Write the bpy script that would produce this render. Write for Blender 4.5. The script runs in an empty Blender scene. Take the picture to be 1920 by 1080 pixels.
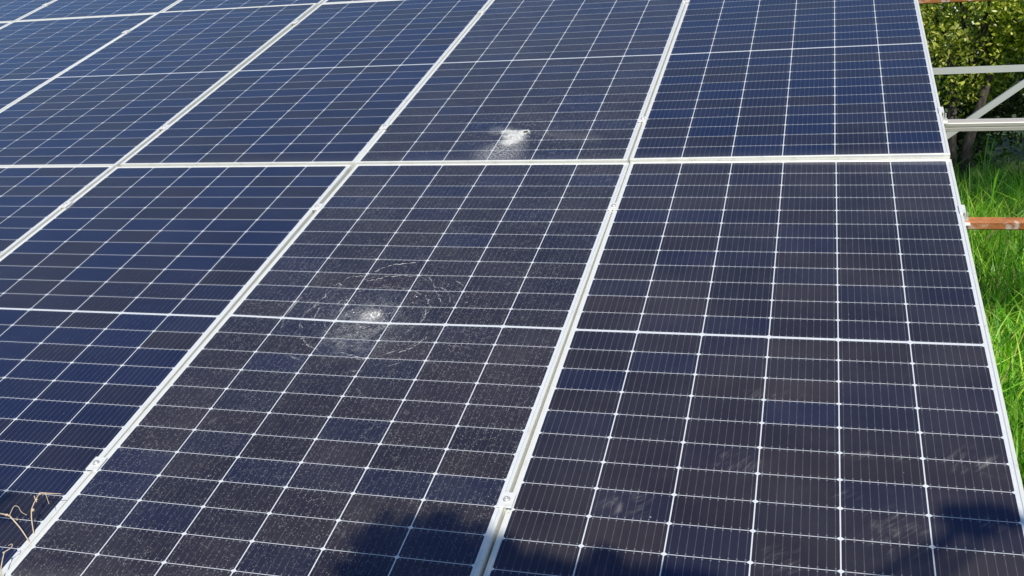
import bpy, math, random
import numpy as np
from mathutils import Vector, Matrix, Euler

scene = bpy.context.scene
PI = math.pi

# ------------------------------------------------------------------ camera
cam_data = bpy.data.cameras.new("camera")
cam = bpy.data.objects.new("camera", cam_data)
scene.collection.objects.link(cam)
cam_data.sensor_width = 36.0
cam_data.lens = 36.128
cam_data.clip_start = 0.02
cam_data.clip_end = 600.0
_R = ((0.9600795964, -0.0247379491, 0.2786309430),
      (0.2771690449, 0.2185264704, -0.9356406908),
      (-0.0377424047, 0.9755174092, 0.2166593992))
_m = Matrix(_R).to_4x4()
_m.translation = Vector((0.10383374, -2.84056016, 1.6146687))
cam.matrix_world = _m
scene.camera = cam

# ------------------------------------------------------------------ light
SUN_AZ = 157.0      # clockwise from +Y: behind the viewer, slightly from the right
SUN_EL = 41.0
sdir = Vector((math.sin(math.radians(SUN_AZ)) * math.cos(math.radians(SUN_EL)),
               math.cos(math.radians(SUN_AZ)) * math.cos(math.radians(SUN_EL)),
               math.sin(math.radians(SUN_EL))))
world = bpy.data.worlds.new("World")
scene.world = world
world.use_nodes = True
wnt = world.node_tree
wnt.nodes.clear()
sky = wnt.nodes.new("ShaderNodeTexSky")
sky.sky_type = 'NISHITA'
sky.sun_disc = False
sky.sun_elevation = math.radians(SUN_EL)
sky.sun_rotation = math.radians(SUN_AZ)
sky.air_density = 1.0
sky.dust_density = 0.15
sky.ozone_density = 3.0
bg = wnt.nodes.new("ShaderNodeBackground")
bg.inputs[1].default_value = 0.12
wo = wnt.nodes.new("ShaderNodeOutputWorld")
wnt.links.new(sky.outputs[0], bg.inputs[0])
wnt.links.new(bg.outputs[0], wo.inputs[0])

sun_data = bpy.data.lights.new("sun", 'SUN')
sun_data.energy = 4.8
sun_data.angle = math.radians(0.53)
sun_data.color = (1.0, 0.94, 0.83)
sun = bpy.data.objects.new("sun", sun_data)
scene.collection.objects.link(sun)
sun.rotation_euler = (-sdir).to_track_quat('-Z', 'Y').to_euler()

scene.view_settings.view_transform = 'Standard'
scene.view_settings.look = 'None'
scene.view_settings.exposure = 0.12
scene.view_settings.gamma = 1.0
scene.cycles.max_bounces = 8
scene.cycles.transparent_max_bounces = 8

# ------------------------------------------------------------------ helpers
col = scene.collection


def link(o, parent=None):
    col.objects.link(o)
    if parent is not None:
        o.parent = parent
    return o


def mesh_obj(name, verts, faces, mat, parent=None, smooth=False):
    me = bpy.data.meshes.new(name)
    me.from_pydata([tuple(v) for v in verts], [], faces)
    if mat is not None:
        for m in (mat if isinstance(mat, (list, tuple)) else [mat]):
            me.materials.append(m)
    if smooth:
        for p in me.polygons:
            p.use_smooth = True
    me.update()
    o = bpy.data.objects.new(name, me)
    return link(o, parent)


def empty(name, loc=(0, 0, 0), parent=None):
    o = bpy.data.objects.new(name, None)
    o.location = loc
    o.empty_display_size = 0.1
    return link(o, parent)


def tag(o, label=None, cat=None, group=None, kind=None):
    if label: o["label"] = label
    if cat: o["category"] = cat
    if group: o["group"] = group
    if kind: o["kind"] = kind
    return o


def copy_tree(o):
    c = o.copy()
    col.objects.link(c)
    for ch in list(o.children):
        d = ch.copy()
        col.objects.link(d)
        d.parent = c
        for g in list(ch.children):
            e = g.copy()
            col.objects.link(e)
            e.parent = d
    return c


class MB:
    """collects geometry for one mesh"""
    def __init__(self):
        self.v = []
        self.f = []

    def add(self, vs, fs):
        b = len(self.v)
        self.v += [tuple(x) for x in vs]
        self.f += [tuple(i + b for i in q) for q in fs]

    def box(self, c, s, bev=0.0):
        x, y, z = (a / 2 for a in s)
        if bev <= 0:
            vs = [(c[0] + i * x, c[1] + j * y, c[2] + k * z) for i in (-1, 1) for j in (-1, 1) for k in (-1, 1)]
            self.add(vs, [(0, 1, 3, 2), (4, 6, 7, 5), (0, 4, 5, 1), (2, 3, 7, 6), (0, 2, 6, 4), (1, 5, 7, 3)])
            return
        # octagonal-ish bevelled box: stacked rings
        def ring(inset, zz):
            a, b = x - inset, y - inset
            k = bev * 0.7
            return [(c[0] + px, c[1] + py, c[2] + zz) for px, py in
                    ((-a + k, -b), (a - k, -b), (a, -b + k), (a, b - k), (a - k, b), (-a + k, b), (-a, b - k), (-a, -b + k))]
        rings = [ring(bev, -z), ring(0, -z + bev), ring(0, z - bev), ring(bev, z)]
        vs = sum(rings, [])
        fs = [tuple(reversed(range(8))), tuple(range(24, 32))]
        for r in range(3):
            for i in range(8):
                j = (i + 1) % 8
                fs.append((r * 8 + i, r * 8 + j, r * 8 + 8 + j, r * 8 + 8 + i))
        self.add(vs, fs)

    def extrude(self, prof, axis_from, axis_to, right, up):
        """sweep a closed 2-D profile [(a, b)] from one point to another"""
        A, B = Vector(axis_from), Vector(axis_to)
        r, u = Vector(right), Vector(up)
        n = len(prof)
        vs = [A + r * a + u * b for a, b in prof] + [B + r * a + u * b for a, b in prof]
        fs = [(i, (i + 1) % n, n + (i + 1) % n, n + i) for i in range(n)]
        fs += [tuple(reversed(range(n))), tuple(range(n, 2 * n))]
        self.add(vs, fs)

    def tube(self, pts, rads, seg=8, cap=True):
        pts = [Vector(p) for p in pts]
        n = len(pts)
        if not hasattr(rads, '__len__'):
            rads = [rads] * n
        up = Vector((0.13, 0.21, 0.97))
        vs, fs = [], []
        for i, p in enumerate(pts):
            t = (pts[min(i + 1, n - 1)] - pts[max(i - 1, 0)]).normalized()
            a = t.cross(up)
            if a.length < 1e-3:
                a = t.cross(Vector((1, 0, 0)))
            a.normalize()
            b = t.cross(a)
            for k in range(seg):
                q = 2 * PI * k / seg
                vs.append(p + (a * math.cos(q) + b * math.sin(q)) * rads[i])
        for i in range(n - 1):
            for k in range(seg):
                j = (k + 1) % seg
                fs.append((i * seg + k, i * seg + j, (i + 1) * seg + j, (i + 1) * seg + k))
        if cap:
            fs.append(tuple(reversed(range(seg))))
            fs.append(tuple(range((n - 1) * seg, n * seg)))
        self.add(vs, fs)

    def build(self, name, mat, parent=None, smooth=False):
        return mesh_obj(name, self.v, self.f, mat, parent, smooth)


# ------------------------------------------------------------------ node helpers
class NT:
    def __init__(self, name):
        self.mat = bpy.data.materials.new(name)
        self.mat.use_nodes = True
        self.t = self.mat.node_tree
        self.t.nodes.clear()

    def n(self, kind, **kw):
        nd = self.t.nodes.new(kind)
        for k, v in kw.items():
            setattr(nd, k, v)
        return nd

    def put(self, sock, v):
        if hasattr(v, 'is_linked'):
            self.t.links.new(v, sock)
        else:
            sock.default_value = v

    def m(self, op, a, b=None, c=None, clamp=False):
        nd = self.n("ShaderNodeMath", operation=op, use_clamp=clamp)
        self.put(nd.inputs[0], a)
        if b is not None: self.put(nd.inputs[1], b)
        if c is not None: self.put(nd.inputs[2], c)
        return nd.outputs[0]

    def vm(self, op, a, b=None):
        nd = self.n("ShaderNodeVectorMath", operation=op)
        self.put(nd.inputs[0], a)
        if b is not None: self.put(nd.inputs[1], b)
        return nd.outputs['Value'] if op in ('LENGTH', 'DOT_PRODUCT', 'DISTANCE') else nd.outputs[0]

    def ss(self, x, lo, hi):
        nd = self.n("ShaderNodeMapRange", interpolation_type='SMOOTHSTEP')
        self.put(nd.inputs[0], x)
        nd.inputs[1].default_value = lo
        nd.inputs[2].default_value = hi
        return nd.outputs[0]

    def mix(self, f, a, b):
        nd = self.n("ShaderNodeMix", data_type='RGBA')
        self.put(nd.inputs[0], f)
        self.put(nd.inputs[6], a)
        self.put(nd.inputs[7], b)
        return nd.outputs[2]

    def noise(self, vec, scale, detail=2.0, rough=0.5, dist=0.0):
        nd = self.n("ShaderNodeTexNoise")
        self.put(nd.inputs['Vector'], vec)
        nd.inputs['Scale'].default_value = scale
        nd.inputs['Detail'].default_value = detail
        nd.inputs['Roughness'].default_value = rough
        nd.inputs['Distortion'].default_value = dist
        return nd

    def voro(self, vec, scale, feature='F1', rnd=1.0):
        nd = self.n("ShaderNodeTexVoronoi", feature=feature)
        self.put(nd.inputs['Vector'], vec)
        nd.inputs['Scale'].default_value = scale
        nd.inputs['Randomness'].default_value = rnd
        return nd

    def sep(self, v):
        nd = self.n("ShaderNodeSeparateXYZ")
        self.put(nd.inputs[0], v)
        return nd.outputs

    def comb(self, x, y, z):
        nd = self.n("ShaderNodeCombineXYZ")
        self.put(nd.inputs[0], x); self.put(nd.inputs[1], y); self.put(nd.inputs[2], z)
        return nd.outputs[0]

    def obj(self):
        return self.n("ShaderNodeTexCoord").outputs['Object']

    def bsdf(self, **kw):
        b = self.n("ShaderNodeBsdfPrincipled")
        o = self.n("ShaderNodeOutputMaterial")
        self.t.links.new(b.outputs[0], o.inputs[0])
        for k, v in kw.items():
            self.put(b.inputs[k.replace('_', ' ')], v)
        return b


def rgb(r, g, b):
    return (r, g, b, 1.0)


# ------------------------------------------------------------------ panel materials
def shatter_masks(nt, p, style):
    """whitish crazing of a broken tempered pane. Returns (mask, normal)"""
    v = nt.voro(p, 170.0)
    c = nt.sep(v.outputs['Color'])
    spot = nt.m('MULTIPLY', nt.ss(v.outputs['Distance'], 0.36, 0.16), nt.ss(c[0], 0.42, 0.85))  # crushed glass specks, with glints of the fragments put into their colour
    big = nt.noise(p, 5.0, 3.0).outputs[0]
    mid = nt.noise(p, 34.0, 2.0).outputs[0]
    edge = nt.voro(p, 52.0, 'DISTANCE_TO_EDGE').outputs['Distance']
    lines = nt.m('MULTIPLY', nt.ss(edge, 0.06, 0.01), nt.ss(mid, 0.45, 0.65))
    amt = nt.m('MULTIPLY_ADD', nt.ss(big, 0.3, 0.7), 0.55, 0.35)
    mask = nt.m('MULTIPLY', nt.m('MULTIPLY_ADD', lines, 0.10, nt.m('MULTIPLY', spot, 0.32)), amt)
    warp = nt.vm('SCALE', nt.vm('SUBTRACT', nt.noise(p, 9.0, 2.0).outputs['Color'], (0.5, 0.5, 0.5)))
    warp.node.inputs['Scale'].default_value = 0.045
    fine = nt.noise(p, 160.0, 3.0, 0.65).outputs[0]
    grit = nt.ss(fine, 0.40, 0.66)
    if style == 'fan':
        d = nt.vm('SUBTRACT', nt.vm('ADD', p, nt.vm('ADD', nt.vm('MULTIPLY', warp, (0.4, 0.4, 0.0)), nt.vm('MULTIPLY', nt.vm('SUBTRACT', nt.noise(p, 48.0, 3.0, 0.6).outputs['Color'], (0.5, 0.5, 0.5)), (0.045, 0.045, 0.0)))), (0.095, -0.846, 0.0))
        def seg(end, r0, r1):
            L = math.hypot(*end)
            ax = (end[0] / L, end[1] / L, 0.0)
            t = nt.m('MULTIPLY', nt.vm('DOT_PRODUCT', d, ax), 1.0 / L, clamp=True)
            q = nt.vm('SUBTRACT', d, nt.vm('MULTIPLY', nt.comb(t, t, t), (end[0], end[1], 0.0)))
            w = nt.m('MULTIPLY_ADD', t, r1 - r0, r0)
            return nt.ss(nt.m('DIVIDE', nt.vm('LENGTH', q), w), 1.0, 0.2)
        dense = nt.m('MULTIPLY_ADD', nt.m('MULTIPLY', nt.ss(nt.noise(p, 75.0, 3.0, 0.7).outputs[0], 0.30, 0.62), nt.m('MULTIPLY_ADD', grit, 0.4, 0.6)), 0.62, 0.42)
        core = nt.m('MULTIPLY', nt.m('MAXIMUM', nt.m('MAXIMUM', seg((-0.042, -0.092), 0.022, 0.062), seg((-0.058, -0.034), 0.026, 0.046)), nt.m('MULTIPLY', seg((-0.090, 0.006), 0.022, 0.035), 0.9)), dense)
        tail = nt.m('MULTIPLY', seg((-0.055, -0.195), 0.03, 0.15), nt.m('MULTIPLY_ADD', grit, 0.52, 0.0))
        wisp = nt.m('MULTIPLY', seg((-0.13, 0.02), 0.03, 0.06), nt.m('MULTIPLY_ADD', grit, 0.26, 0.02))
        wipe = nt.m('MULTIPLY', seg((0.30, -0.075), 0.02, 0.060), nt.m('MULTIPLY_ADD', grit, 0.05, 0.02))
        near = nt.ss(nt.vm('LENGTH', d), 0.55, 0.05)
        mask = nt.m('MULTIPLY', mask, nt.m('MULTIPLY_ADD', near, 0.9, 0.65))
        for extra in (core, tail, wisp, wipe):
            mask = nt.m('MAXIMUM', mask, extra)
    else:
        d0 = nt.vm('SUBTRACT', p, (-0.064, 0.043, 0.0))
        d = nt.vm('ADD', d0, warp)
        r = nt.vm('LENGTH', d)
        r0 = nt.vm('LENGTH', d0)
        ang = nt.noise(nt.vm('NORMALIZE', d0), 2.3, 2.0).outputs[0]
        ring = nt.m('MULTIPLY', nt.ss(nt.m('ABSOLUTE', nt.m('ADD', r, -0.235)), 0.0040, 0.0006), nt.ss(ang, 0.46, 0.62))
        ring2 = nt.m('MULTIPLY', nt.ss(nt.m('ABSOLUTE', nt.m('ADD', r, -0.165)), 0.0035, 0.0006), nt.ss(ang, 0.54, 0.40))
        ring3 = nt.m('MULTIPLY', nt.ss(nt.m('ABSOLUTE', nt.m('ADD', r, -0.30)), 0.0045, 0.0006), nt.ss(ang, 0.50, 0.62))
        rings = nt.m('MULTIPLY', nt.m('MAXIMUM', nt.m('MAXIMUM', ring, ring2), ring3), nt.m('MULTIPLY_ADD', grit, 0.42, 0.06))
        h = nt.sep(nt.vm('SUBTRACT', d, (-0.015, -0.055, 0.0)))
        hl = nt.vm('LENGTH', nt.comb(h[0], nt.m('MULTIPLY', h[1], 0.8), 0.0))
        halo = nt.m('MULTIPLY', nt.m('POWER', nt.ss(hl, 0.21, 0.0), 1.5), nt.m('MULTIPLY', nt.ss(nt.noise(p, 24.0, 3.0, 0.6).outputs[0], 0.32, 0.62), nt.m('MULTIPLY_ADD', grit, 0.46, 0.02)))
        hs = nt.sep(nt.vm('SUBTRACT', d0, (-0.012, -0.008, 0.0)))
        core_r = nt.vm('LENGTH', nt.comb(hs[0], hs[1], 0.0))
        core = nt.m('MULTIPLY', nt.ss(core_r, 0.055, 0.012), nt.m('MULTIPLY_ADD', grit, 0.6, 0.20))
        frag = nt.m('MULTIPLY', nt.ss(r0, 0.42, 0.12), nt.m('MULTIPLY', lines, 0.12))
        near = nt.ss(r0, 0.6, 0.05)
        mask = nt.m('MULTIPLY', mask, nt.m('MULTIPLY_ADD', near, 0.6, 0.75))
        for extra in (rings, halo, core, frag):
            mask = nt.m('MAXIMUM', mask, extra)
    geo = nt.n("ShaderNodeNewGeometry")
    tilt = nt.vm('SCALE', nt.vm('SUBTRACT', v.outputs['Color'], (0.5, 0.5, 0.5)))
    tilt.node.inputs['Scale'].default_value = 0.13
    nrm = nt.vm('NORMALIZE', nt.vm('ADD', geo.outputs['Normal'], tilt))
    return mask, nrm


SMUDGES = [(-0.05, -0.52, 0.10, 0.05, 0.9), (-0.285, -0.69, 0.10, 0.06, 1.1), (0.30, -0.71, 0.09, 0.10, 1.2),
           (0.02, -0.26, 0.12, 0.04, 0.5), (0.26, -0.47, 0.16, 0.03, 0.6), (0.48, -0.47, 0.09, 0.08, 0.9),
           (0.065, -0.82, 0.07, 0.06, 0.9), (0.19, -0.60, 0.06, 0.04, 0.6), (0.50, -0.66, 0.06, 0.03, 0.9)]


def cell_material(name, style=None, smudge=False):
    nt = NT(name)
    uv = nt.n("ShaderNodeUVMap").outputs[0]
    p = nt.obj()
    oi = nt.n("ShaderNodeObjectInfo")
    cid = nt.vm('FLOOR', uv)
    cs = nt.sep(cid)
    wn = nt.n("ShaderNodeTexWhiteNoise", noise_dimensions='3D')
    nt.put(wn.inputs['Vector'], nt.comb(cs[0], cs[1], nt.m('MULTIPLY', oi.outputs['Random'], 91.0)))
    rnd = nt.sep(wn.outputs['Color'])
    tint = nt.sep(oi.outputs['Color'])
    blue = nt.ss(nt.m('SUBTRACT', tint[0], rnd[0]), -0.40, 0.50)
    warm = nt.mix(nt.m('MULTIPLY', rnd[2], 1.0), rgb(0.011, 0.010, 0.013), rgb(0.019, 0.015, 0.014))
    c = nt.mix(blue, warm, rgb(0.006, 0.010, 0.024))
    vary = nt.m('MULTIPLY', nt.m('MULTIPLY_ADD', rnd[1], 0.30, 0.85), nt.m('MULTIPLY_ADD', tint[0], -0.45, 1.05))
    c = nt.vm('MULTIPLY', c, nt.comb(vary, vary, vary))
    # busbar wires, ten to a cell, with a solder dot at each end
    f = nt.sep(nt.vm('FRACTION', uv))
    bx = nt.m('ABSOLUTE', nt.m('SUBTRACT', nt.m('FRACT', nt.m('MULTIPLY', f[0], 10.0)), 0.5))
    wire = nt.ss(bx, 0.062, 0.022)
    wire = nt.m('MULTIPLY', wire, nt.m('MULTIPLY_ADD', nt.noise(p, 40.0, 2.0).outputs[0], 0.9, 0.05))
    if style:  # glints of the crazed glass, put into the wire colour
        wire = nt.m('MULTIPLY', wire, nt.m('MULTIPLY_ADD', nt.ss(nt.noise(p, 130.0, 2.0).outputs[0], 0.42, 0.66), 1.5, 0.25))
    ye = nt.m('ABSOLUTE', nt.m('SUBTRACT', f[1], 0.5))
    dot = nt.m('MULTIPLY', nt.ss(bx, 0.11, 0.06), nt.m('MULTIPLY', nt.ss(ye, 0.415, 0.435), nt.ss(ye, 0.475, 0.46)))
    met = nt.m('MAXIMUM', nt.m('MULTIPLY', wire, 0.46), nt.m('MULTIPLY', dot, 0.70))
    c = nt.mix(met, c, rgb(0.22, 0.22, 0.24))
    # thin film of dust and a few dried drops
    dn = nt.noise(p, 3.1, 5.0, 0.62).outputs[0]
    df = nt.noise(p, 420.0, 2.0).outputs[0]
    dust = nt.m('MULTIPLY_ADD', nt.ss(dn, 0.3, 0.75), 0.024, 0.008)
    dust = nt.m('MULTIPLY', nt.m('MULTIPLY', dust, nt.m('MULTIPLY_ADD', df, 1.0, 0.5)), nt.m('MULTIPLY_ADD', tint[0], -0.9, 1.15))  # thinned on bluer panels, where grazing sky reflection is put into the colour
    low = nt.ss(nt.m('ADD', nt.sep(p)[1], nt.m('MULTIPLY', dn, 0.06)), -1.02, -1.10)
    dust = nt.m('MULTIPLY_ADD', low, nt.m('MULTIPLY_ADD', df, 0.06, 0.02), dust)
    dv = nt.voro(p, 9.0)
    drop = nt.m('MULTIPLY', nt.ss(dv.outputs['Distance'], 0.026, 0.012), nt.ss(nt.sep(dv.outputs['Color'])[0], 0.80, 0.82))
    dust = nt.m('MAXIMUM', dust, nt.m('MULTIPLY', drop, 0.55))
    if smudge:
        sm = None
        bend = nt.vm('MULTIPLY', nt.noise(p, 4.0, 2.0).outputs['Color'], (0.10, 0.10, 0.0))
        rot = nt.n("ShaderNodeMapping")
        nt.put(rot.inputs['Vector'], nt.vm('ADD', p, bend))
        rot.inputs['Rotation'].default_value = (0, 0, math.radians(38))
        stroke = nt.noise(nt.vm('MULTIPLY', rot.outputs[0], (90.0, 11.0, 1.0)), 1.0, 4.0, 0.65).outputs[0]
        streak = nt.m('MULTIPLY', nt.ss(stroke, 0.42, 0.80), nt.ss(nt.noise(p, 22.0, 3.0).outputs[0], 0.38, 0.62))
        for sx, sy, rx, ry, k in SMUDGES:
            q = nt.vm('SUBTRACT', p, (sx, sy, 0.0))
            q = nt.vm('MULTIPLY', q, (1 / rx, 1 / ry, 0.0))
            g = nt.m('MULTIPLY', nt.ss(nt.vm('LENGTH', q), 1.0, 0.1), 0.26 * k)
            sm = g if sm is None else nt.m('MAXIMUM', sm, g)
        dust = nt.m('ADD', dust, nt.m('MULTIPLY', sm, streak))
    c = nt.mix(dust, c, rgb(0.62, 0.60, 0.56))
    # blue anti-reflection film of the silicon under clear glass
    film = nt.mix(blue, rgb(0.004, 0.070, 0.47), rgb(0.0, 0.16, 1.0))
    kw = dict(Roughness=0.22, Coat_Weight=1.0, Coat_Roughness=0.045, Coat_IOR=1.28, Specular_Tint=film, IOR=2.15)
    if style:
        mask, nrm = shatter_masks(nt, p, style)
        c = nt.mix(mask, c, rgb(0.80, 0.79, 0.74))
        b = nt.bsdf(**kw)
        nt.put(b.inputs['Coat Normal'], nrm)
        b.inputs['Coat Roughness'].default_value = 0.12
    else:
        b = nt.bsdf(**kw)
    nt.put(b.inputs['Base Color'], c)
    return nt.mat


def sheet_material(name, style=None):
    nt = NT(name)
    p = nt.obj()
    n1 = nt.noise(p, 60.0, 2.0).outputs[0]
    c = nt.mix(n1, rgb(0.50, 0.53, 0.58), rgb(0.66, 0.68, 0.70))
    b = nt.bsdf(Roughness=0.5, Coat_Weight=1.0, Coat_Roughness=0.06)
    if style:
        mask, nrm = shatter_masks(nt, p, style)
        c = nt.mix(nt.m('MULTIPLY', mask, 0.8), c, rgb(0.80, 0.79, 0.74))
        nt.put(b.inputs['Coat Normal'], nrm)
    nt.put(b.inputs['Base Color'], c)
    return nt.mat


def metal_material(name, base, rough, metallic, dirt=0.25, dirt_col=(0.42, 0.38, 0.28)):
    nt = NT(name)
    p = nt.obj()
    n1 = nt.noise(nt.vm('MULTIPLY', p, (1.0, 1.0, 1.0)), 18.0, 4.0, 0.6).outputs[0]
    n2 = nt.noise(p, 140.0, 3.0, 0.6).outputs[0]
    f = nt.m('MULTIPLY', nt.ss(n1, 0.5, 0.8), nt.m('MULTIPLY', nt.ss(n2, 0.35, 0.7), dirt))
    c = nt.mix(f, rgb(*base), rgb(*dirt_col))
    nt.bsdf(Base_Color=c, Metallic=metallic, Roughness=nt.m('MULTIPLY_ADD', n2, 0.2, rough - 0.1))
    return nt.mat


def rust_material():
    nt = NT("rusty_steel")
    p = nt.obj()
    n1 = nt.noise(nt.vm('MULTIPLY', p, (5.0, 18.0, 18.0)), 1.4, 5.0, 0.65).outputs[0]
    n2 = nt.noise(p, 55.0, 4.0, 0.65).outputs[0]
    n3 = nt.noise(p, 16.0, 3.0, 0.6, 0.6).outputs[0]
    c = nt.mix(nt.ss(n1, 0.35, 0.65), rgb(0.26, 0.085, 0.022), rgb(0.46, 0.18, 0.058))
    c = nt.mix(nt.m('MULTIPLY', nt.ss(n2, 0.5, 0.75), 0.55), c, rgb(0.14, 0.045, 0.02))
    c = nt.mix(nt.m('MULTIPLY', nt.ss(n3, 0.56, 0.66), 0.75), c, rgb(0.56, 0.50, 0.46))
    bmp = nt.n("ShaderNodeBump")
    bmp.inputs['Strength'].default_value = 0.35
    bmp.inputs['Distance'].default_value = 0.002
    nt.put(bmp.inputs['Height'], n2)
    nt.bsdf(Base_Color=c, Roughness=0.75, Normal=bmp.outputs[0])
    return nt.mat


def leaf_material(name, dark, mid, bright, rough=0.42, trans=0.35, straw=False):
    nt = NT(name)
    geo = nt.n("ShaderNodeNewGeometry")
    r = geo.outputs['Random Per Island']
    c = nt.mix(nt.ss(r, 0.0, 0.55), rgb(*dark), rgb(*mid))
    c = nt.mix(nt.ss(r, 0.62, 1.0), c, rgb(*bright))
    if straw:
        c = nt.mix(nt.ss(r, 0.955, 0.975), c, rgb(0.42, 0.34, 0.16))
    n = nt.noise(nt.obj(), 1.7, 2.0).outputs[0]
    k = nt.m('MULTIPLY_ADD', nt.ss(n, 0.32, 0.68), 0.85, 0.55)
    c = nt.vm('MULTIPLY', c, nt.comb(k, k, k))
    b = nt.n("ShaderNodeBsdfPrincipled")
    nt.put(b.inputs['Base Color'], c)
    b.inputs['Roughness'].default_value = rough
    tr = nt.n("ShaderNodeBsdfTranslucent")
    nt.put(tr.inputs[0], nt.vm('MULTIPLY', c, (1.3, 1.35, 0.6)))
    mx = nt.n("ShaderNodeMixShader")
    mx.inputs[0].default_value = trans
    nt.t.links.new(b.outputs[0], mx.inputs[1])
    nt.t.links.new(tr.outputs[0], mx.inputs[2])
    o = nt.n("ShaderNodeOutputMaterial")
    nt.t.links.new(mx.outputs[0], o.inputs[0])
    return nt.mat


def bark_material():
    nt = NT("bark")
    p = nt.obj()
    n = nt.noise(nt.vm('MULTIPLY', p, (1.0, 1.0, 0.3)), 26.0, 5.0, 0.65).outputs[0]
    c = nt.mix(nt.ss(n, 0.35, 0.7), rgb(0.022, 0.018, 0.015), rgb(0.085, 0.072, 0.06))
    bmp = nt.n("ShaderNodeBump")
    bmp.inputs['Strength'].default_value = 0.6
    bmp.inputs['Distance'].default_value = 0.01
    nt.put(bmp.inputs['Height'], n)
    nt.bsdf(Base_Color=c, Roughness=0.9, Normal=bmp.outputs[0])
    return nt.mat


def twig_material():
    nt = NT("dry_stem")
    n = nt.noise(nt.obj(), 90.0, 3.0).outputs[0]
    nt.bsdf(Base_Color=nt.mix(n, rgb(0.38, 0.27, 0.17), rgb(0.68, 0.56, 0.42)), Roughness=0.8)
    return nt.mat


def soil_material():
    nt = NT("grassy_soil")
    p = nt.obj()
    n = nt.noise(p, 2.0, 6.0, 0.6).outputs[0]
    n2 = nt.noise(p, 30.0, 4.0, 0.6).outputs[0]
    c = nt.mix(nt.ss(n, 0.35, 0.65), rgb(0.030, 0.060, 0.014), rgb(0.055, 0.095, 0.020))
    c = nt.mix(nt.m('MULTIPLY', nt.ss(n2, 0.55, 0.75), 0.5), c, rgb(0.085, 0.065, 0.040))
    nt.bsdf(Base_Color=c, Roughness=0.95)
    return nt.mat


M_CELL = cell_material("solar_cell")
M_CELL_SMUDGED = cell_material("smudged_solar_cell", smudge=True)
M_CELL_FAN = cell_material("fan_cracked_solar_cell", 'fan')
M_CELL_RING = cell_material("ring_cracked_solar_cell", 'ring')
M_SHEET = sheet_material("white_backsheet")
M_SHEET_FAN = sheet_material("fan_cracked_backsheet", 'fan')
M_SHEET_RING = sheet_material("ring_cracked_backsheet", 'ring')
M_ALU = metal_material("anodised_aluminium", (0.76, 0.76, 0.72), 0.42, 0.30, 0.9)
M_CLAMP = metal_material("clamp_aluminium", (0.80, 0.80, 0.78), 0.4, 0.3, 0.5)
M_BOLT = metal_material("bolt_steel", (0.62, 0.62, 0.61), 0.4, 0.6, 0.4)
M_GALV = metal_material("galvanised_steel", (0.37, 0.39, 0.38), 0.5, 0.35, 0.5, (0.30, 0.29, 0.26))
M_RAIL = metal_material("rail_aluminium", (0.52, 0.50, 0.47), 0.45, 0.30, 0.5, (0.45, 0.40, 0.33))
M_RUST = rust_material()
M_DARK = metal_material("hole_shadow_gap", (0.03, 0.03, 0.032), 0.6, 0.0, 0.1)
M_BARK = bark_material()
M_TWIG = twig_material()
M_SOIL = soil_material()
M_LEAF = leaf_material("citrus_leaf", (0.045, 0.105, 0.012), (0.38, 0.45, 0.040), (0.92, 0.86, 0.28), 0.34, 0.45)
M_LEAF_DARK = leaf_material("bush_leaf", (0.014, 0.035, 0.008), (0.040, 0.085, 0.014), (0.13, 0.19, 0.03), 0.45)
M_GRASS = leaf_material("grass_blade", (0.050, 0.20, 0.012), (0.18, 0.46, 0.022), (0.52, 0.68, 0.10), 0.42, 0.45, True)
M_GLASSBIT = NT("crushed_glass")
M_GLASSBIT.bsdf(Base_Color=rgb(0.84, 0.84, 0.80), Roughness=0.35)
M_GLASSBIT = M_GLASSBIT.mat

# ------------------------------------------------------------------ array plane
TAU = math.radians(20.0)
H0 = 0.84
ARRAY = Matrix.Translation((0, 0, H0)) @ Matrix.Rotation(TAU, 4, 'X')
PU, PV = 1.1451, 2.2527
POSE = {  # measured small misalignments of single panels: du dv dz (mm), rx ry rz (mrad)
    ('B', 1): (-4.8, -1.3, 3.4, 4.3, 1.9, 1.1), ('C', 0): (-2.0, -3.8, -1.2, -4.3, 2.0, 2.5),
    ('C', 1): (6.8, -0.2, -0.2, 0.6, 2.2, 0.5), ('D', 0): (2.3, 0.7, 0.0, -8.4, 3.0, -2.5),
    ('D', 1): (2.6, 3.1, 0.0, 4.1, -1.8, -5.6), ('E', 0): (-3.3, 3.1, -6.9, -2.9, 0.4, -1.2),
    ('E', 1): (-1.6, -1.7, 5.0, 1.2, -8.8, -4.2),
    ('B', 0): (-5.0, -1.0, 1.0, -2.0, 1.0, 1.0), ('A', 1): (-8.0, -1.0, 1.0, 1.0, 1.0, 1.0),
    ('Z', 1): (-10.0, -1.0, 0.0, 1.0, 1.0, 1.0), ('C', 2): (6.0, 6.0, 0.0, 0.0, 1.0, 0.0),
    ('B', 2): (-2.0, 6.0, 1.0, 0.0, 1.0, 0.0), ('A', 2): (-8.0, 8.0, 0.0, 0.0, 1.0, 1.0),
    ('Z', 2): (-12.0, 9.0, 0.0, 0.0, 1.0, 1.0)}
COLX = {'E': 0, 'D': -1, 'C': -2, 'B': -3, 'A': -4, 'Z': -5}


def panel_plane(c, r):
    q = POSE[(c, r)]
    return (COLX[c] * PU + q[0] / 1000, r * PV + q[1] / 1000, q[2] / 1000, q[3] / 1000, q[4] / 1000, q[5] / 1000)


def panel_z(c, r, u, v):
    q = panel_plane(c, r)
    return q[2] + q[3] * (v - q[1]) - q[4] * (u - q[0])


# panel outline
XL, XR, YH = -0.5645, 0.5695, 1.122
LIPX, LIPY = 0.0112, 0.0118
CW, CH, MID = 0.184, 0.0925, 0.0025
DENT_C = (-0.064, 0.043)


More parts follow.
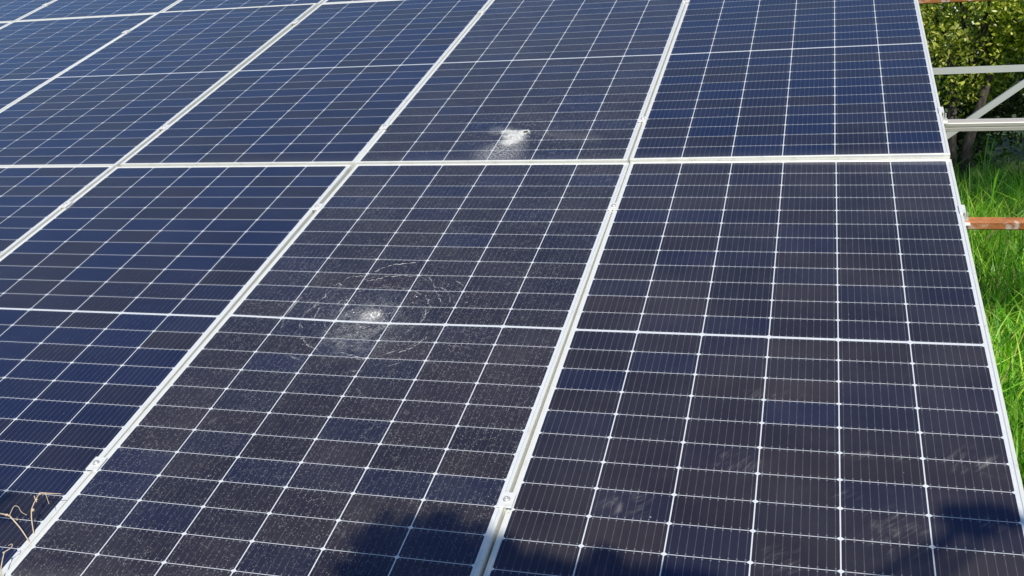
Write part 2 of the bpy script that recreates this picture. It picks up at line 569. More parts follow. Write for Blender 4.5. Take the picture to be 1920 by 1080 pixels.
def dent(x, y, k):
    if k == 0:
        return 0.0
    d2 = (x - DENT_C[0]) ** 2 + (y - DENT_C[1]) ** 2
    return -k * math.exp(-d2 / (2 * 0.20 ** 2))


def laminate_meshes(k_dent=0.0):
    """one flat pane split into cell faces and white faces between them, corner-cut cells"""
    gu, gv, ch_u, ch_v = 0.0015, 0.0008, 0.0058, 0.0046
    xs = [XL + LIPX - 0.004]
    cell_x = []
    for c in range(6):
        a = -3 * CW + c * CW + gu
        b = -3 * CW + (c + 1) * CW - gu
        cell_x.append((a, b))
        xs += [a, a + ch_u, b - ch_u, b]
    xs.append(XR - LIPX + 0.004)
    ys = [-YH + LIPY - 0.004]
    cell_y = []
    for half in (-1, 1):
        for r in range(12):
            if half < 0:
                a = -(12 - r) * CH - MID + gv
            else:
                a = MID + r * CH + gv
            b = a + CH - 2 * gv
            if half < 0 and r == 11: b -= 0.0014
            if half > 0 and r == 0: a += 0.0014
            cell_y.append((a, b))
            ys += [a, a + ch_v, b - ch_v, b]
    ys.append(YH - LIPY + 0.004)
    nx, ny = len(xs), len(ys)
    verts = [(x, y, dent(x, y, k_dent)) for y in ys for x in xs]
    vid = lambda i, j: j * nx + i
    cf, sf = [], []
    for j in range(ny - 1):
        for i in range(nx - 1):
            q = (vid(i, j), vid(i + 1, j), vid(i + 1, j + 1), vid(i, j + 1))
            ci, cj = (i - 1) % 4, (j - 1) % 4
            inx = 1 <= i <= nx - 3 and ci != 3
            iny = 1 <= j <= ny - 3 and cj != 3
            if not (inx and iny):
                sf.append(q)
                continue
            cell = ((i - 1) // 4, (j - 1) // 4)
            if ci == 0 and cj == 0:
                sf.append((q[0], q[1], q[3])); cf.append(((q[1], q[2], q[3]), cell))
            elif ci == 2 and cj == 0:
                sf.append((q[0], q[1], q[2])); cf.append(((q[0], q[2], q[3]), cell))
            elif ci == 0 and cj == 2:
                sf.append((q[0], q[2], q[3])); cf.append(((q[0], q[1], q[2]), cell))
            elif ci == 2 and cj == 2:
                sf.append((q[1], q[2], q[3])); cf.append(((q[0], q[1], q[3]), cell))
            else:
                cf.append((q, cell))

    def mk(name, faces):
        used = sorted({i for f in faces for i in f})
        mp = {o: n for n, o in enumerate(used)}
        me = bpy.data.meshes.new(name)
        me.from_pydata([verts[i] for i in used], [], [tuple(mp[i] for i in f) for f in faces])
        return me
    mc = mk("solar_cells", [f for f, _ in cf])
    ms = mk("backsheet", sf)
    uvl = mc.uv_layers.new(name="UVMap")
    for pi, poly in enumerate(mc.polygons):
        cx, cy = cf[pi][1]
        ax, bx = cell_x[cx]
        ay, by = cell_y[cy]
        for li in poly.loop_indices:
            co = mc.vertices[mc.loops[li].vertex_index].co
            fu = (co.x - ax) / (bx - ax)
            fv = (co.y - ay) / (by - ay)
            uvl.data[li].uv = (cx + 0.002 + 0.996 * fu, cy + 0.002 + 0.996 * fv)
    mc.update(); ms.update()
    return mc, ms


def frame_mesh():
    t = 0.0021
    prof = [(0.0, -0.035), (0.0, t - 0.0008), (0.0008, t), (0.0080, t), (0.0112, -0.0006), (0.0112, -0.004),
            (0.0018, -0.004), (0.0018, -0.0335), (0.026, -0.0335), (0.026, -0.035)]
    corners = [(XL, -YH, 1, 1), (XR, -YH, -1, 1), (XR, YH, -1, -1), (XL, YH, 1, -1)]
    n = len(prof)
    vs, fs = [], []
    for cx, cy, sx, sy in corners:
        for d, z in prof:
            vs.append((cx + sx * d, cy + sy * d, z))
    for k in range(4):
        k2 = (k + 1) % 4
        for i in range(n):
            j = (i + 1) % n
            fs.append((k * n + i, k2 * n + i, k2 * n + j, k * n + j))
    me = bpy.data.meshes.new("frame")
    me.from_pydata(vs, [], fs)
    me.materials.append(M_ALU)
    me.update()
    return me


FRAME = frame_mesh()
CELLS0, SHEET0 = laminate_meshes(0.0)
CELLS0.materials.append(M_CELL)
SHEET0.materials.append(M_SHEET)

PANELS = [
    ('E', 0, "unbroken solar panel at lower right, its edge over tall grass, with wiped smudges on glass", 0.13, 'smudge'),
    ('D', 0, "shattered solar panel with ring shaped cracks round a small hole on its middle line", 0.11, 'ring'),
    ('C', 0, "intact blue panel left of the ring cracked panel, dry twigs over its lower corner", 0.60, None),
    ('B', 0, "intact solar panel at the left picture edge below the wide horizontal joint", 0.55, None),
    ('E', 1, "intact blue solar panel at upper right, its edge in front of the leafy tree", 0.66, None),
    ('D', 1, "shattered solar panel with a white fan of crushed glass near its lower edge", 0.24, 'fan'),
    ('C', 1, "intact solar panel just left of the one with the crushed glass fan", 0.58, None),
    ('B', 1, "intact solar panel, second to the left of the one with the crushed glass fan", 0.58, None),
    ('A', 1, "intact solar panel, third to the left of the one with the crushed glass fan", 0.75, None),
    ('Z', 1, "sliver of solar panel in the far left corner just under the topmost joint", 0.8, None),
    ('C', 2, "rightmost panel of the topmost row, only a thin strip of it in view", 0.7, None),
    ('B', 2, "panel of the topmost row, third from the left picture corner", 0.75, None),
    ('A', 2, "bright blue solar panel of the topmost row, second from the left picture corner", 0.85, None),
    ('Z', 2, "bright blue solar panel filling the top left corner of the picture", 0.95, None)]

CRACKS = [[(-0.163, 0.291), (-0.141, 0.319), (-0.11, 0.341), (-0.037, 0.358)], [(-0.248, 0.24), (-0.236, 0.257), (-0.212, 0.262), (-0.177, 0.267)],
          [(-0.167, 0.237), (-0.142, 0.245), (-0.113, 0.266), (-0.063, 0.275), (-0.013, 0.274)], [(0.04, 0.266), (0.062, 0.244), (0.084, 0.206)],
          [(0.062, 0.164), (0.081, 0.134), (0.108, 0.092), (0.105, 0.062), (0.1, 0.032)], [(0.086, 0.197), (0.11, 0.16), (0.13, 0.121)],
          [(-0.273, 0.202), (-0.262, 0.213), (-0.246, 0.204)], [(-0.279, 0.153), (-0.277, 0.131), (-0.279, 0.115)], [(-0.285, 0.089), (-0.283, 0.058)],
          [(-0.292, -0.033), (-0.276, -0.047)], [(-0.252, -0.1), (-0.231, -0.121), (-0.21, -0.145)], [(-0.194, 0.132), (-0.189, 0.094), (-0.191, 0.076), (-0.19, 0.051)],
          [(-0.162, 0.029), (-0.163, 0.059), (-0.137, 0.048)], [(-0.265, 0.068), (-0.263, 0.023), (-0.259, -0.007)], [(-0.033, 0.054), (-0.011, 0.058)],
          [(-0.091, -0.166), (-0.041, -0.184), (0.005, -0.191)], [(0.084, -0.153), (0.124, -0.123), (0.147, -0.067)]]
GP = "solar panels of the tilted array"
for c, r, label, tint, special in PANELS:
    root = empty("solar_panel")
    q = panel_plane(c, r)
    root.matrix_world = ARRAY @ Matrix.Translation(q[:3]) @ Euler((q[3], q[4], q[5])).to_matrix().to_4x4()
    tag(root, label, "solar panel", GP)
    if special == 'ring':
        mc, ms = laminate_meshes(0.007)
        mc.materials.append(M_CELL_RING); ms.materials.append(M_SHEET_RING)
    elif special == 'fan':
        mc, ms = CELLS0.copy(), SHEET0.copy()
        mc.materials.clear(); ms.materials.clear()
        mc.materials.append(M_CELL_FAN); ms.materials.append(M_SHEET_FAN)
    elif special == 'smudge':
        mc, ms = CELLS0.copy(), SHEET0
        mc.materials.clear(); mc.materials.append(M_CELL_SMUDGED)
    else:
        mc, ms = CELLS0, SHEET0
    link(bpy.data.objects.new("frame", FRAME), root)
    oc = link(bpy.data.objects.new("solar_cells", mc), root)
    oc.color = (tint, tint, tint, 1.0)  # per-panel blueness, with grazing sky reflection put into the colour
    link(bpy.data.objects.new("backsheet", ms), root)
    if special in ('ring', 'fan'):
        rnd = random.Random(5 if special == 'ring' else 9)
        cx, cy = DENT_C if special == 'ring' else (0.095, -0.846)
        z0 = dent(cx, cy, 0.007) if special == 'ring' else 0.0
        # crumbled rim of broken glass round the hole
        mb = MB()
        R = 0.0105 if special == 'ring' else 0.013
        for k in range(120):
            a = rnd.uniform(0, 2 * PI)
            rr = R + abs(rnd.gauss(0, 0.0035))
            x, y = cx + rr * math.cos(a), cy + rr * math.sin(a)
            s = rnd.uniform(0.0011, 0.0026)
            zc = z0 + s * 0.5
            pts = [(x + s * rnd.uniform(-1, 1), y + s * rnd.uniform(-1, 1), zc + s * rnd.uniform(-0.4, 0.7)) for _ in range(4)]
            mb.add(pts, [(0, 1, 2), (0, 2, 3), (0, 3, 1), (1, 3, 2)])
        n_sc = 260 if special == 'fan' else 110
        for k in range(n_sc):
            if special == 'fan':
                a = abs(rnd.gauss(0, 0.10)); b = rnd.gauss(0, 0.012 + 0.22 * a)
                x, y = cx - 0.30 * a + 0.954 * b, cy - 0.954 * a - 0.30 * b
            else:
                a = rnd.uniform(0, 2 * PI); rr = abs(rnd.gauss(0, 0.07)) + 0.012
                x, y = cx + rr * math.cos(a), cy + rr * math.sin(a)
            s = rnd.uniform(0.0010, 0.0026)
            zc = (dent(x, y, 0.007) if special == 'ring' else 0.0) + s * 0.45
            pts = [(x + s * rnd.uniform(-1, 1), y + s * rnd.uniform(-1, 1), zc + s * rnd.uniform(-0.3, 0.6)) for _ in range(4)]
            mb.add(pts, [(0, 1, 2), (0, 2, 3), (0, 3, 1), (1, 3, 2)])
        if special == 'ring':
            ck = MB()
            for line in CRACKS:
                q = []
                for a, b in zip(line[:-1], line[1:]):
                    for k in range(7):
                        t = k / 7
                        q.append((a[0] + (b[0] - a[0]) * t + rnd.gauss(0, 0.0024), a[1] + (b[1] - a[1]) * t + rnd.gauss(0, 0.0024)))
                q.append(line[-1])
                pts = [(x, y, dent(x, y, 0.007) + 0.0004) for x, y in q]
                ck.tube(pts, [0.0005 * rnd.choice((0.12, 0.12, 0.4, 0.8, 1.1)) for _ in pts], 4)
            ck.build("crack_lines", M_GLASSBIT, root)["kind"] = "stuff"
        mb.build("crushed_glass", M_GLASSBIT, root)["kind"] = "stuff"
        ring = [(cx + R * 0.85 * math.cos(k / 14 * 2 * PI) * rnd.uniform(0.85, 1.1), cy + R * 0.85 * math.sin(k / 14 * 2 * PI) * rnd.uniform(0.85, 1.1), z0 + 0.0006) for k in range(14)]
        mesh_obj("impact_hole", ring + [(cx, cy, z0 + 0.0004)], [(k, (k + 1) % 14, 14) for k in range(14)], M_DARK, root)

# ------------------------------------------------------------------ clamps
def mid_clamp():
    root = empty("module_clamp")
    mb = MB()
    mb.box((0, 0, 0.0018), (0.036, 0.050, 0.0036), 0.0009)
    mb.box((0, 0, -0.019), (0.0052, 0.046, 0.036))
    mb.build("clamp_plate", M_CLAMP, root)
    b = MB()
    n = 12
    def ring(rad, z, seg=n): return [(rad * math.cos(2 * PI * k / seg), rad * math.sin(2 * PI * k / seg), z) for k in range(seg)]
    vs = ring(0.0068, 0.0036) + ring(0.0068, 0.0088) + ring(0.0060, 0.0096) + ring(0.0034, 0.0096) + ring(0.0034, 0.0056)
    fs = []
    for s in range(4):
        for k in range(n):
            j = (k + 1) % n
            fs.append((s * n + k, s * n + j, s * n + n + j, s * n + n + k))
    fs.append(tuple(range(4 * n, 5 * n)))
    b.add(vs, fs)
    # washer
    w = ring(0.0095, 0.0036) + ring(0.0095, 0.0049) + ring(0.0069, 0.0049)
    b.add(w, [(s * n + k, s * n + (k + 1) % n, s * n + n + (k + 1) % n, s * n + n + k) for s in range(2) for k in range(n)])
    b.build("bolt", M_BOLT, root)
    return root


def end_clamp():
    root = empty("end_clamp")
    mb = MB()
    prof = [(-0.010, 0.0), (0.0045, 0.0), (0.0045, -0.046), (0.026, -0.046), (0.026, -0.042), (0.0085, -0.042), (0.0085, 0.0036), (-0.010, 0.0036)]
    mb.extrude(prof, (0, -0.026, 0), (0, 0.026, 0), (1, 0, 0), (0, 0, 1))
    mb.build("clamp_plate", M_CLAMP, root)
    b = MB()
    b.tube([(0.017, 0, -0.042), (0.017, 0, -0.034)], 0.0065, 6)
    b.tube([(0.017, 0, -0.034), (0.017, 0, -0.012)], 0.0035, 8)
    b.build("bolt", M_BOLT, root)
    return root


SEAM = {'ED': ('D', 'E', -0.5735), 'DC': ('C', 'D', -1.7155), 'CB': ('B', 'C', -2.8765), 'BA': ('A', 'B', -4.028), 'AZ': ('Z', 'A', -5.177)}
CLAMPS = [
    ('ED', 0, -0.723, "aluminium clamp near the bottom of the joint right of the ring cracked panel"),
    ('ED', 0, 0.760, "aluminium clamp below the wide horizontal joint, on the joint right of the ring cracked panel"),
    ('ED', 1, 1.500, "aluminium clamp above the wide horizontal joint, on the joint right of the fan cracked panel"),
    ('ED', 1, 3.030, "aluminium clamp at the top picture edge on the joint right of the fan cracked panel"),
    ('DC', 0, -0.722, "aluminium clamp near the dry twigs on the joint left of the ring cracked panel"),
    ('DC', 0, 0.742, "aluminium clamp below the wide horizontal joint, on the joint left of the ring cracked panel"),
    ('DC', 1, 1.483, "aluminium clamp above the wide horizontal joint, on the joint left of the fan cracked panel"),
    ('DC', 1, 3.040, "aluminium clamp at the top picture edge on the joint left of the fan cracked panel"),
    ('CB', 0, 0.749, "clamp below the wide horizontal joint, on the second joint left of the cracked panels"),
    ('CB', 1, 1.523, "clamp above the wide horizontal joint, on the second joint left of the cracked panels"),
    ('CB', 1, 3.014, "aluminium clamp close under the topmost joint, on the second joint left of the cracked panels"),
    ('BA', 1, 2.997, "small aluminium clamp on the third joint left of the cracked panels, under the topmost joint"),
    ('AZ', 2, 3.745, "small aluminium clamp on the joint in the top left picture corner")]
proto = mid_clamp()
first = True
for s, r, v, label in CLAMPS:
    a, b, u = SEAM[s]
    qa, qb = panel_plane(a, r), panel_plane(b, r)
    u = ((qa[0] + XR - qa[5] * (v - qa[1])) + (qb[0] + XL - qb[5] * (v - qb[1]))) / 2
    z = max(panel_z(a, r, u - 0.01, v), panel_z(b, r, u + 0.01, v)) + 0.0024
    o = proto if first else copy_tree(proto)
    first = False
    o.matrix_world = ARRAY @ Matrix.Translation((u, v, z))
    tag(o, label, "clamp", "clamps between neighbouring panels")

proto = end_clamp()
first = True
for r, v, label in ((0, 0.750, "end clamp holding the panel edge over the rusty tube beside the tall grass"),
                    (1, 1.505, "end clamp holding the panel edge over the pale rail in front of the tree"),):
    q = panel_plane('E', r)
    u = q[0] + XR - q[5] * (v - q[1])
    o = proto if first else copy_tree(proto)
    first = False
    o.matrix_world = ARRAY @ Matrix.Translation((u, v, panel_z('E', r, u, v) + 0.0024))
    tag(o, label, "clamp", "end clamps on the right panel edge")

# ------------------------------------------------------------------ supporting structure
def in_plane(u, v, z):
    return ARRAY @ Vector((u, v, z))


UX = Vector((1, 0, 0))
VY = (ARRAY.to_3x3() @ Vector((0, 1, 0)))
NZ = (ARRAY.to_3x3() @ Vector((0, 0, 1)))
U0, U1 = -6.2, 2.7


def rail_along_u(name, v, prof, mat, label, cat, top=-0.044, u1=U1):
    mb = MB()
    a, b = in_plane(U0, v, top), in_plane(u1, v, top)
    mb.extrude(prof, a - a, b - a, VY, NZ)
    o = mb.build(name, mat)
    o.location = a
    return tag(o, label, cat)


sq = lambda h, w, c: [(-w / 2 + c, 0), (-w / 2, -c), (-w / 2, -h + c), (-w / 2 + c, -h), (w / 2 - c, -h), (w / 2, -h + c), (w / 2, -c), (w / 2 - c, 0)]
chan = [(-0.018, 0), (-0.0205, -0.002), (-0.0205, -0.014), (-0.0175, -0.015), (-0.0175, -0.019), (-0.0205, -0.020), (-0.0205, -0.033),
        (-0.018, -0.035), (0.018, -0.035), (0.0205, -0.033), (0.0205, -0.002), (0.018, 0), (0.006, 0), (0.006, -0.006), (-0.006, -0.006), (-0.006, 0)]
rail_along_u("steel_tube", 0.757, sq(0.034, 0.034, 0.006), M_RUST, "rusty brown steel tube running under the panels and out over the tall grass", "steel tube")
rail_along_u("mounting_rail", 1.528, chan, M_RAIL, "pale aluminium rail sticking out in front of the shaded tree trunk", "rail")
rail_along_u("steel_tube", 3.070, sq(0.036, 0.036, 0.006), M_RUST, "rusty orange steel tube at the top right picture edge in front of the tree crown", "steel tube")
rail_along_u("steel_tube", -0.722, sq(0.040, 0.040, 0.006), M_RUST, "rusty steel tube carrying the lowest row of clamps under the panels", "steel tube", u1=0.60)

YB = 2.92
mb = MB()
P = 0.034
l_prof = [(0, -P / 2), (0.004, -P / 2), (0.004, P / 2 - 0.004), (0.035, P / 2 - 0.004), (0.035, P / 2), (0, P / 2)]
mb.extrude(l_prof, (-0.4, 0, 0), (2.75, 0, 0.016), (0, 1, 0), (0, 0, 1))
o = mb.build("horizontal_beam", M_GALV)
o.location = (0, YB, 1.4700)
tag(o, "slim galvanised beam running level across the tree, above the pale rail", "beam")
mb = MB()
d = Vector((1.105 - 0.784, 0, 1.393 - 1.155)).normalized()
up = Vector((-d.z, 0, d.x))
A = Vector((0.784, 0, 1.155)) - d * 0.62
B = Vector((0.784, 0, 1.155)) + d * 0.50
mb.extrude([(0, -0.016), (0.004, -0.016), (0.004, 0.012), (0.03, 0.012), (0.03, 0.016), (0, 0.016)], A - A, B - A, (0, 1, 0), up)
o = mb.build("diagonal_brace", M_GALV)
o.location = Vector((0, YB + 0.040, 0)) + A
tag(o, "galvanised diagonal brace rising to the right behind the pale rail", "brace")
proto = None
for x, y, top, label in ((A.x - 0.02, YB + 0.022, 1.86, "galvanised post carrying the beam and brace under the upper panels"),
                         (0.30, -0.66, 0.535, "short galvanised post under the lower edge of the right hand panel"),
                         (-3.2, YB + 0.022, 1.86, "galvanised rear post under the left half of the array"),
                         (-3.2, -0.66, 0.535, "short galvanised front post under the left half of the array"),
                         (2.45, YB + 0.085, 1.86, "galvanised post holding the free right end of beam and rails")):
    mb = MB()
    mb.box((0, 0, top / 2), (0.05, 0.05, top), 0.004)
    mb.box((0, 0, 0.006), (0.14, 0.14, 0.012))
    o = mb.build("support_post", M_GALV)
    o.location = (x, y, 0)
    tag(o, label, "post", "posts under the array")

# ------------------------------------------------------------------ dry twigs over the lower left corner
def twig(label, stems, buds=()):
    root = None
    base = Vector(stems[0][0][0])
    mb = MB()
    for pts, r0, r1 in stems:
        pts = [Vector(p) - base for p in pts]
        # smooth by Catmull-Rom
        out = []
        for i in range(len(pts) - 1):
            p0, p1, p2, p3 = pts[max(i - 1, 0)], pts[i], pts[i + 1], pts[min(i + 2, len(pts) - 1)]
            for k in range(4):
                t = k / 4
                out.append(0.5 * ((2 * p1) + (p2 - p0) * t + (2 * p0 - 5 * p1 + 4 * p2 - p3) * t * t + (3 * p1 - p0 - 3 * p2 + p3) * t ** 3))
        out.append(pts[-1])
        n = len(out)
        mb.tube(out, [0.8 * (r0 + (r1 - r0) * i / (n - 1)) for i in range(n)], 6)
    for p, r in buds:
        p = Vector(p) - base
        mb.tube([p - Vector((r, 0, r * 0.6)), p - Vector((r * 0.3, 0, 0)), p + Vector((r * 0.4, 0, r * 0.3)), p + Vector((r, 0, r * 0.8))], [r * 0.4, r, r * 0.9, r * 0.3], 6)
    o = mb.build("dry_twig", M_TWIG, None, True)
    o.location = base
    return tag(o, label, "twig", "dry twigs at the lower left corner")


twig("forked straw coloured twig leaning left from the joint, with a thin looped tendril",
     [([(-1.722, -0.942, 0.500), (-1.756, -0.930, 0.530), (-1.791, -0.9226, 0.5574)], 0.0017, 0.0022),
      ([(-1.791, -0.9226, 0.5574), (-1.822, -0.919, 0.5586), (-1.86, -0.925, 0.562)], 0.0026, 0.0022),
      ([(-1.791, -0.9226, 0.5574), (-1.8015, -0.894, 0.568), (-1.789, -0.893, 0.568), (-1.767, -0.908, 0.5628), (-1.745, -0.915, 0.560)], 0.0013, 0.0008)],
     [((-1.800, -0.922, 0.558), 0.0034), ((-1.776, -0.915, 0.545), 0.0026)])
twig("upright knotty dry twig with a bent tip reaching right over the white frame",
     [([(-1.735, -0.905, 0.495), (-1.733, -0.914, 0.507), (-1.748, -0.896, 0.560), (-1.760, -0.857, 0.581), (-1.7612, -0.843, 0.5864)], 0.0018, 0.0016),
      ([(-1.7612, -0.843, 0.5864), (-1.735, -0.842, 0.5868), (-1.7003, -0.840, 0.5875)], 0.0021, 0.0010),
      ([(-1.748, -0.842, 0.586), (-1.7369, -0.8512, 0.5834), (-1.7102, -0.8751, 0.5747)], 0.0014, 0.0008),
      ([(-1.7525, -0.870, 0.574), (-1.764, -0.861, 0.580), (-1.770, -0.856, 0.583)], 0.0018, 0.0014)],
     [((-1.747, -0.892, 0.562), 0.0044), ((-1.760, -0.847, 0.585), 0.0034), ((-1.757, -0.864, 0.577), 0.0028)])
twig("short dry twig with curled tip in the lowest left picture corner",
     [([(-1.690, -1.075, 0.455), (-1.700, -1.066, 0.490), (-1.7192, -1.0274, 0.5193)], 0.0020, 0.0016),
      ([(-1.7192, -1.0274, 0.5193), (-1.708, -1.016, 0.526), (-1.712, -1.008, 0.531), (-1.720, -1.012, 0.528)], 0.0014, 0.0008)],
     [((-1.719, -1.029, 0.518), 0.0030)])

# ------------------------------------------------------------------ ground
N = 61
vs, fs = [], []
rg = random.Random(3)
for j in range(N):
    for i in range(N):
        x = math.copysign(abs((i / (N - 1) - 0.5) * 2) ** 2.6, i - (N - 1) / 2) * 150
        y = math.copysign(abs((j / (N - 1) - 0.5) * 2) ** 2.6, j - (N - 1) / 2) * 150 + 4
        vs.append((x, y, 0.03 * math.sin(x * 1.3) * math.cos(y * 0.9) - 0.03))
for j in range(N - 1):
    for i in range(N - 1):
        fs.append((j * N + i, j * N + i + 1, (j + 1) * N + i + 1, (j + 1) * N + i))
g = mesh_obj("ground", vs, fs, M_SOIL, None, True)
tag(g, "green grassy earth under and behind the array", None, None, "structure")


# ------------------------------------------------------------------ grass (one mass of blades)
def blades(name, xy, h, wd, mat, seed, nseg=4, lean=0.8):
    r = np.random.default_rng(seed)
    n = len(xy)
    az = r.uniform(0, 2 * np.pi, n)
    ln = np.abs(r.normal(0, lean, n)) * h
    droop = r.uniform(0.0, 0.9, n) ** 2
    face = az + r.normal(np.pi / 2, 0.7, n)
    t = np.linspace(0, 1, nseg + 1)
    V = np.zeros((n, nseg + 1, 2, 3))
    for k, tk in enumerate(t):
        off = ln * (tk ** 1.8)
        zz = h * (tk - droop * 0.55 * tk ** 3)
        w = wd * (1 - tk ** 2.2) * 0.5 + 0.0004
        cx = xy[:, 0] + np.cos(az) * off
        cy = xy[:, 1] + np.sin(az) * off
        for s, sg in enumerate((-1, 1)):
            V[:, k, s, 0] = cx + sg * np.cos(face) * w
            V[:, k, s, 1] = cy + sg * np.sin(face) * w
            V[:, k, s, 2] = zz - 0.04
    V = V.reshape(-1, 3)
    base = (np.arange(n) * (nseg + 1) * 2)[:, None]
    F = []
    for k in range(nseg):
        F.append(np.stack([base[:, 0] + 2 * k, base[:, 0] + 2 * k + 1, base[:, 0] + 2 * k + 3, base[:, 0] + 2 * k + 2], 1))
    F = np.concatenate(F, 0)
    me = bpy.data.meshes.new(name)
    me.vertices.add(len(V)); me.vertices.foreach_set("co", V.ravel())
    me.loops.add(F.size); me.loops.foreach_set("vertex_index", F.ravel().astype(np.int32))
    me.polygons.add(len(F))
    me.polygons.foreach_set("loop_start", np.arange(0, F.size, 4, dtype=np.int32))
    me.polygons.foreach_set("loop_total", np.full(len(F), 4, dtype=np.int32))
    me.update(calc_edges=True)
    me.materials.append(mat)
    me.polygons.foreach_set("use_smooth", np.ones(len(F), dtype=bool))
    return link(bpy.data.objects.new(name, me))


rr = np.random.default_rng(12)
pts, hh, ww = [], [], []
# near strip right of the array, then the meadow behind
def patch(n, x0, x1, y0, y1, hmin, hmax, wmin, wmax):
    x = rr.uniform(x0, x1, n); y = rr.uniform(y0, y1, n)
    clump = 0.5 + 0.5 * np.sin(x * 5.1 + 1.3 * np.sin(y * 3.3)) * np.cos(y * 4.3 + 0.7 * np.sin(x * 2.7))
    keep = rr.uniform(0, 1, n) < 0.25 + 0.75 * clump
    x, y, clump = x[keep], y[keep], clump[keep]
    pts.append(np.stack([x, y], 1))
    hh.append(rr.uniform(hmin, hmax, len(x)) * (0.7 + 0.5 * clump))
    ww.append(rr.uniform(wmin, wmax, len(x)))
patch(14000, 0.62, 3.2, 0.2, 4.2, 0.18, 0.52, 0.006, 0.015)
patch(12000, 0.80, 4.0, 4.2, 8.0, 0.20, 0.55, 0.007, 0.014)
patch(7000, 0.6, 5.5, 8.0, 10.9, 0.16, 0.36, 0.007, 0.014)
patch(5000, -7.0, 0.6, 5.0, 13.0, 0.2, 0.5, 0.009, 0.018)
patch(3000, 0.65, 4.0, -4.0, 0.2, 0.2, 0.5, 0.007, 0.014)
patch(2500, 4.0, 9.0, 0.0, 12.0, 0.2, 0.5, 0.010, 0.020)
gr = blades("grass", np.concatenate(pts), np.concatenate(hh), np.concatenate(ww), M_GRASS, 4)
tag(gr, "lush bright green grass growing beside and behind the panels", "grass", None, "stuff")

# a few taller seed stalks that stand out of the meadow
proto = None
for k, (x, y, h, lab) in enumerate(((1.72, 8.3, 0.78, "tall pale grass stalk standing in the shade before the tree trunk"),
                                    (1.86, 8.9, 0.66, "thin grass stalk right of the tallest stalk, in the dark shade"),
                                    (1.50, 6.3, 0.60, "grass stalk rising just above the rusty tube"))):
    mb = MB()
    mb.tube([(0, 0, -0.03), (0.01, 0, h * 0.5), (0.035, 0.01, h * 0.85), (0.06, 0.01, h)], [0.006, 0.005, 0.008, 0.002], 5)
    for q in range(3):
        a = q * 2.1 + k
        z = h * (0.2 + 0.17 * q)
        ca, sa = math.cos(a), math.sin(a)
        w = 0.005
        mb.add([(-sa * w, ca * w, z), (sa * w, -ca * w, z), (0.08 * ca - sa * w, 0.08 * sa + ca * w, z + 0.12), (0.08 * ca + sa * w, 0.08 * sa - ca * w, z + 0.12), (0.17 * ca, 0.17 * sa, z + 0.11)],
               [(0, 1, 3, 2), (2, 3, 4)])
    o = mb.build("grass_stalk", M_GRASS)
    o.location = (x, y, 0)
    tag(o, lab, "grass stalk", "tall grass stalks")


# ------------------------------------------------------------------ trees
def leaf_mesh(name, centres, leaf, mat, parent, seed, up_bias=0.5):
    """centres: list of (x, y, z, sigma, count)"""
    r = np.random.default_rng(seed)
    P = []
    for x, y, z, s, n in centres:
        q = r.normal(0, 1, (n, 3))
        q /= np.maximum(np.linalg.norm(q, axis=1, keepdims=True), 1e-6)
        q *= (r.uniform(0, 1, (n, 1)) ** 0.45) * s * 1.7
        q[:, 2] *= 0.8
        P.append(q + np.array([x, y, z]))
    P = np.concatenate(P)
    n = len(P)
    a = r.normal(0, 1, (n, 3)); a[:, 2] -= 0.25
    a /= np.linalg.norm(a, axis=1, keepdims=True)
    nr = r.normal(0, 1, (n, 3)) + np.array([-0.1, -0.80, 0.75]) * up_bias * 2.4
    b = np.cross(a, nr); b /= np.maximum(np.linalg.norm(b, axis=1, keepdims=True), 1e-6)
    c = np.cross(a, b)
    L = leaf * r.uniform(0.6, 1.3, (n, 1)); W = L * r.uniform(0.34, 0.5, (n, 1))
    v0 = P - a * L / 2
    v1 = P - a * L * 0.12 + b * W / 2 - c * L * 0.06
    v2 = P - a * L * 0.12 - b * W / 2 - c * L * 0.06
    v3 = P + a * L * 0.18 + b * W * 0.40 - c * L * 0.09
    v4 = P + a * L * 0.18 - b * W * 0.40 - c * L * 0.09
    v5 = P + a * L / 2 - c * L * 0.14
    V = np.stack([v0, v1, v2, v3, v4, v5], 1).reshape(-1, 3)
    i = np.arange(n) * 6
    # two quads that share the midrib: base, side, tip
    F = np.concatenate([np.stack([i, i + 1, i + 3, i + 5], 1), np.stack([i, i + 5, i + 4, i + 2], 1)])
    me = bpy.data.meshes.new(name)
    me.vertices.add(len(V)); me.vertices.foreach_set("co", V.ravel())
    me.loops.add(F.size); me.loops.foreach_set("vertex_index", F.ravel().astype(np.int32))
    me.polygons.add(len(F))
    me.polygons.foreach_set("loop_start", np.arange(0, F.size, 4, dtype=np.int32))
    me.polygons.foreach_set("loop_total", np.full(len(F), 4, dtype=np.int32))
    me.update(calc_edges=True)
    me.materials.append(mat)
    return link(bpy.data.objects.new(name, me), parent)


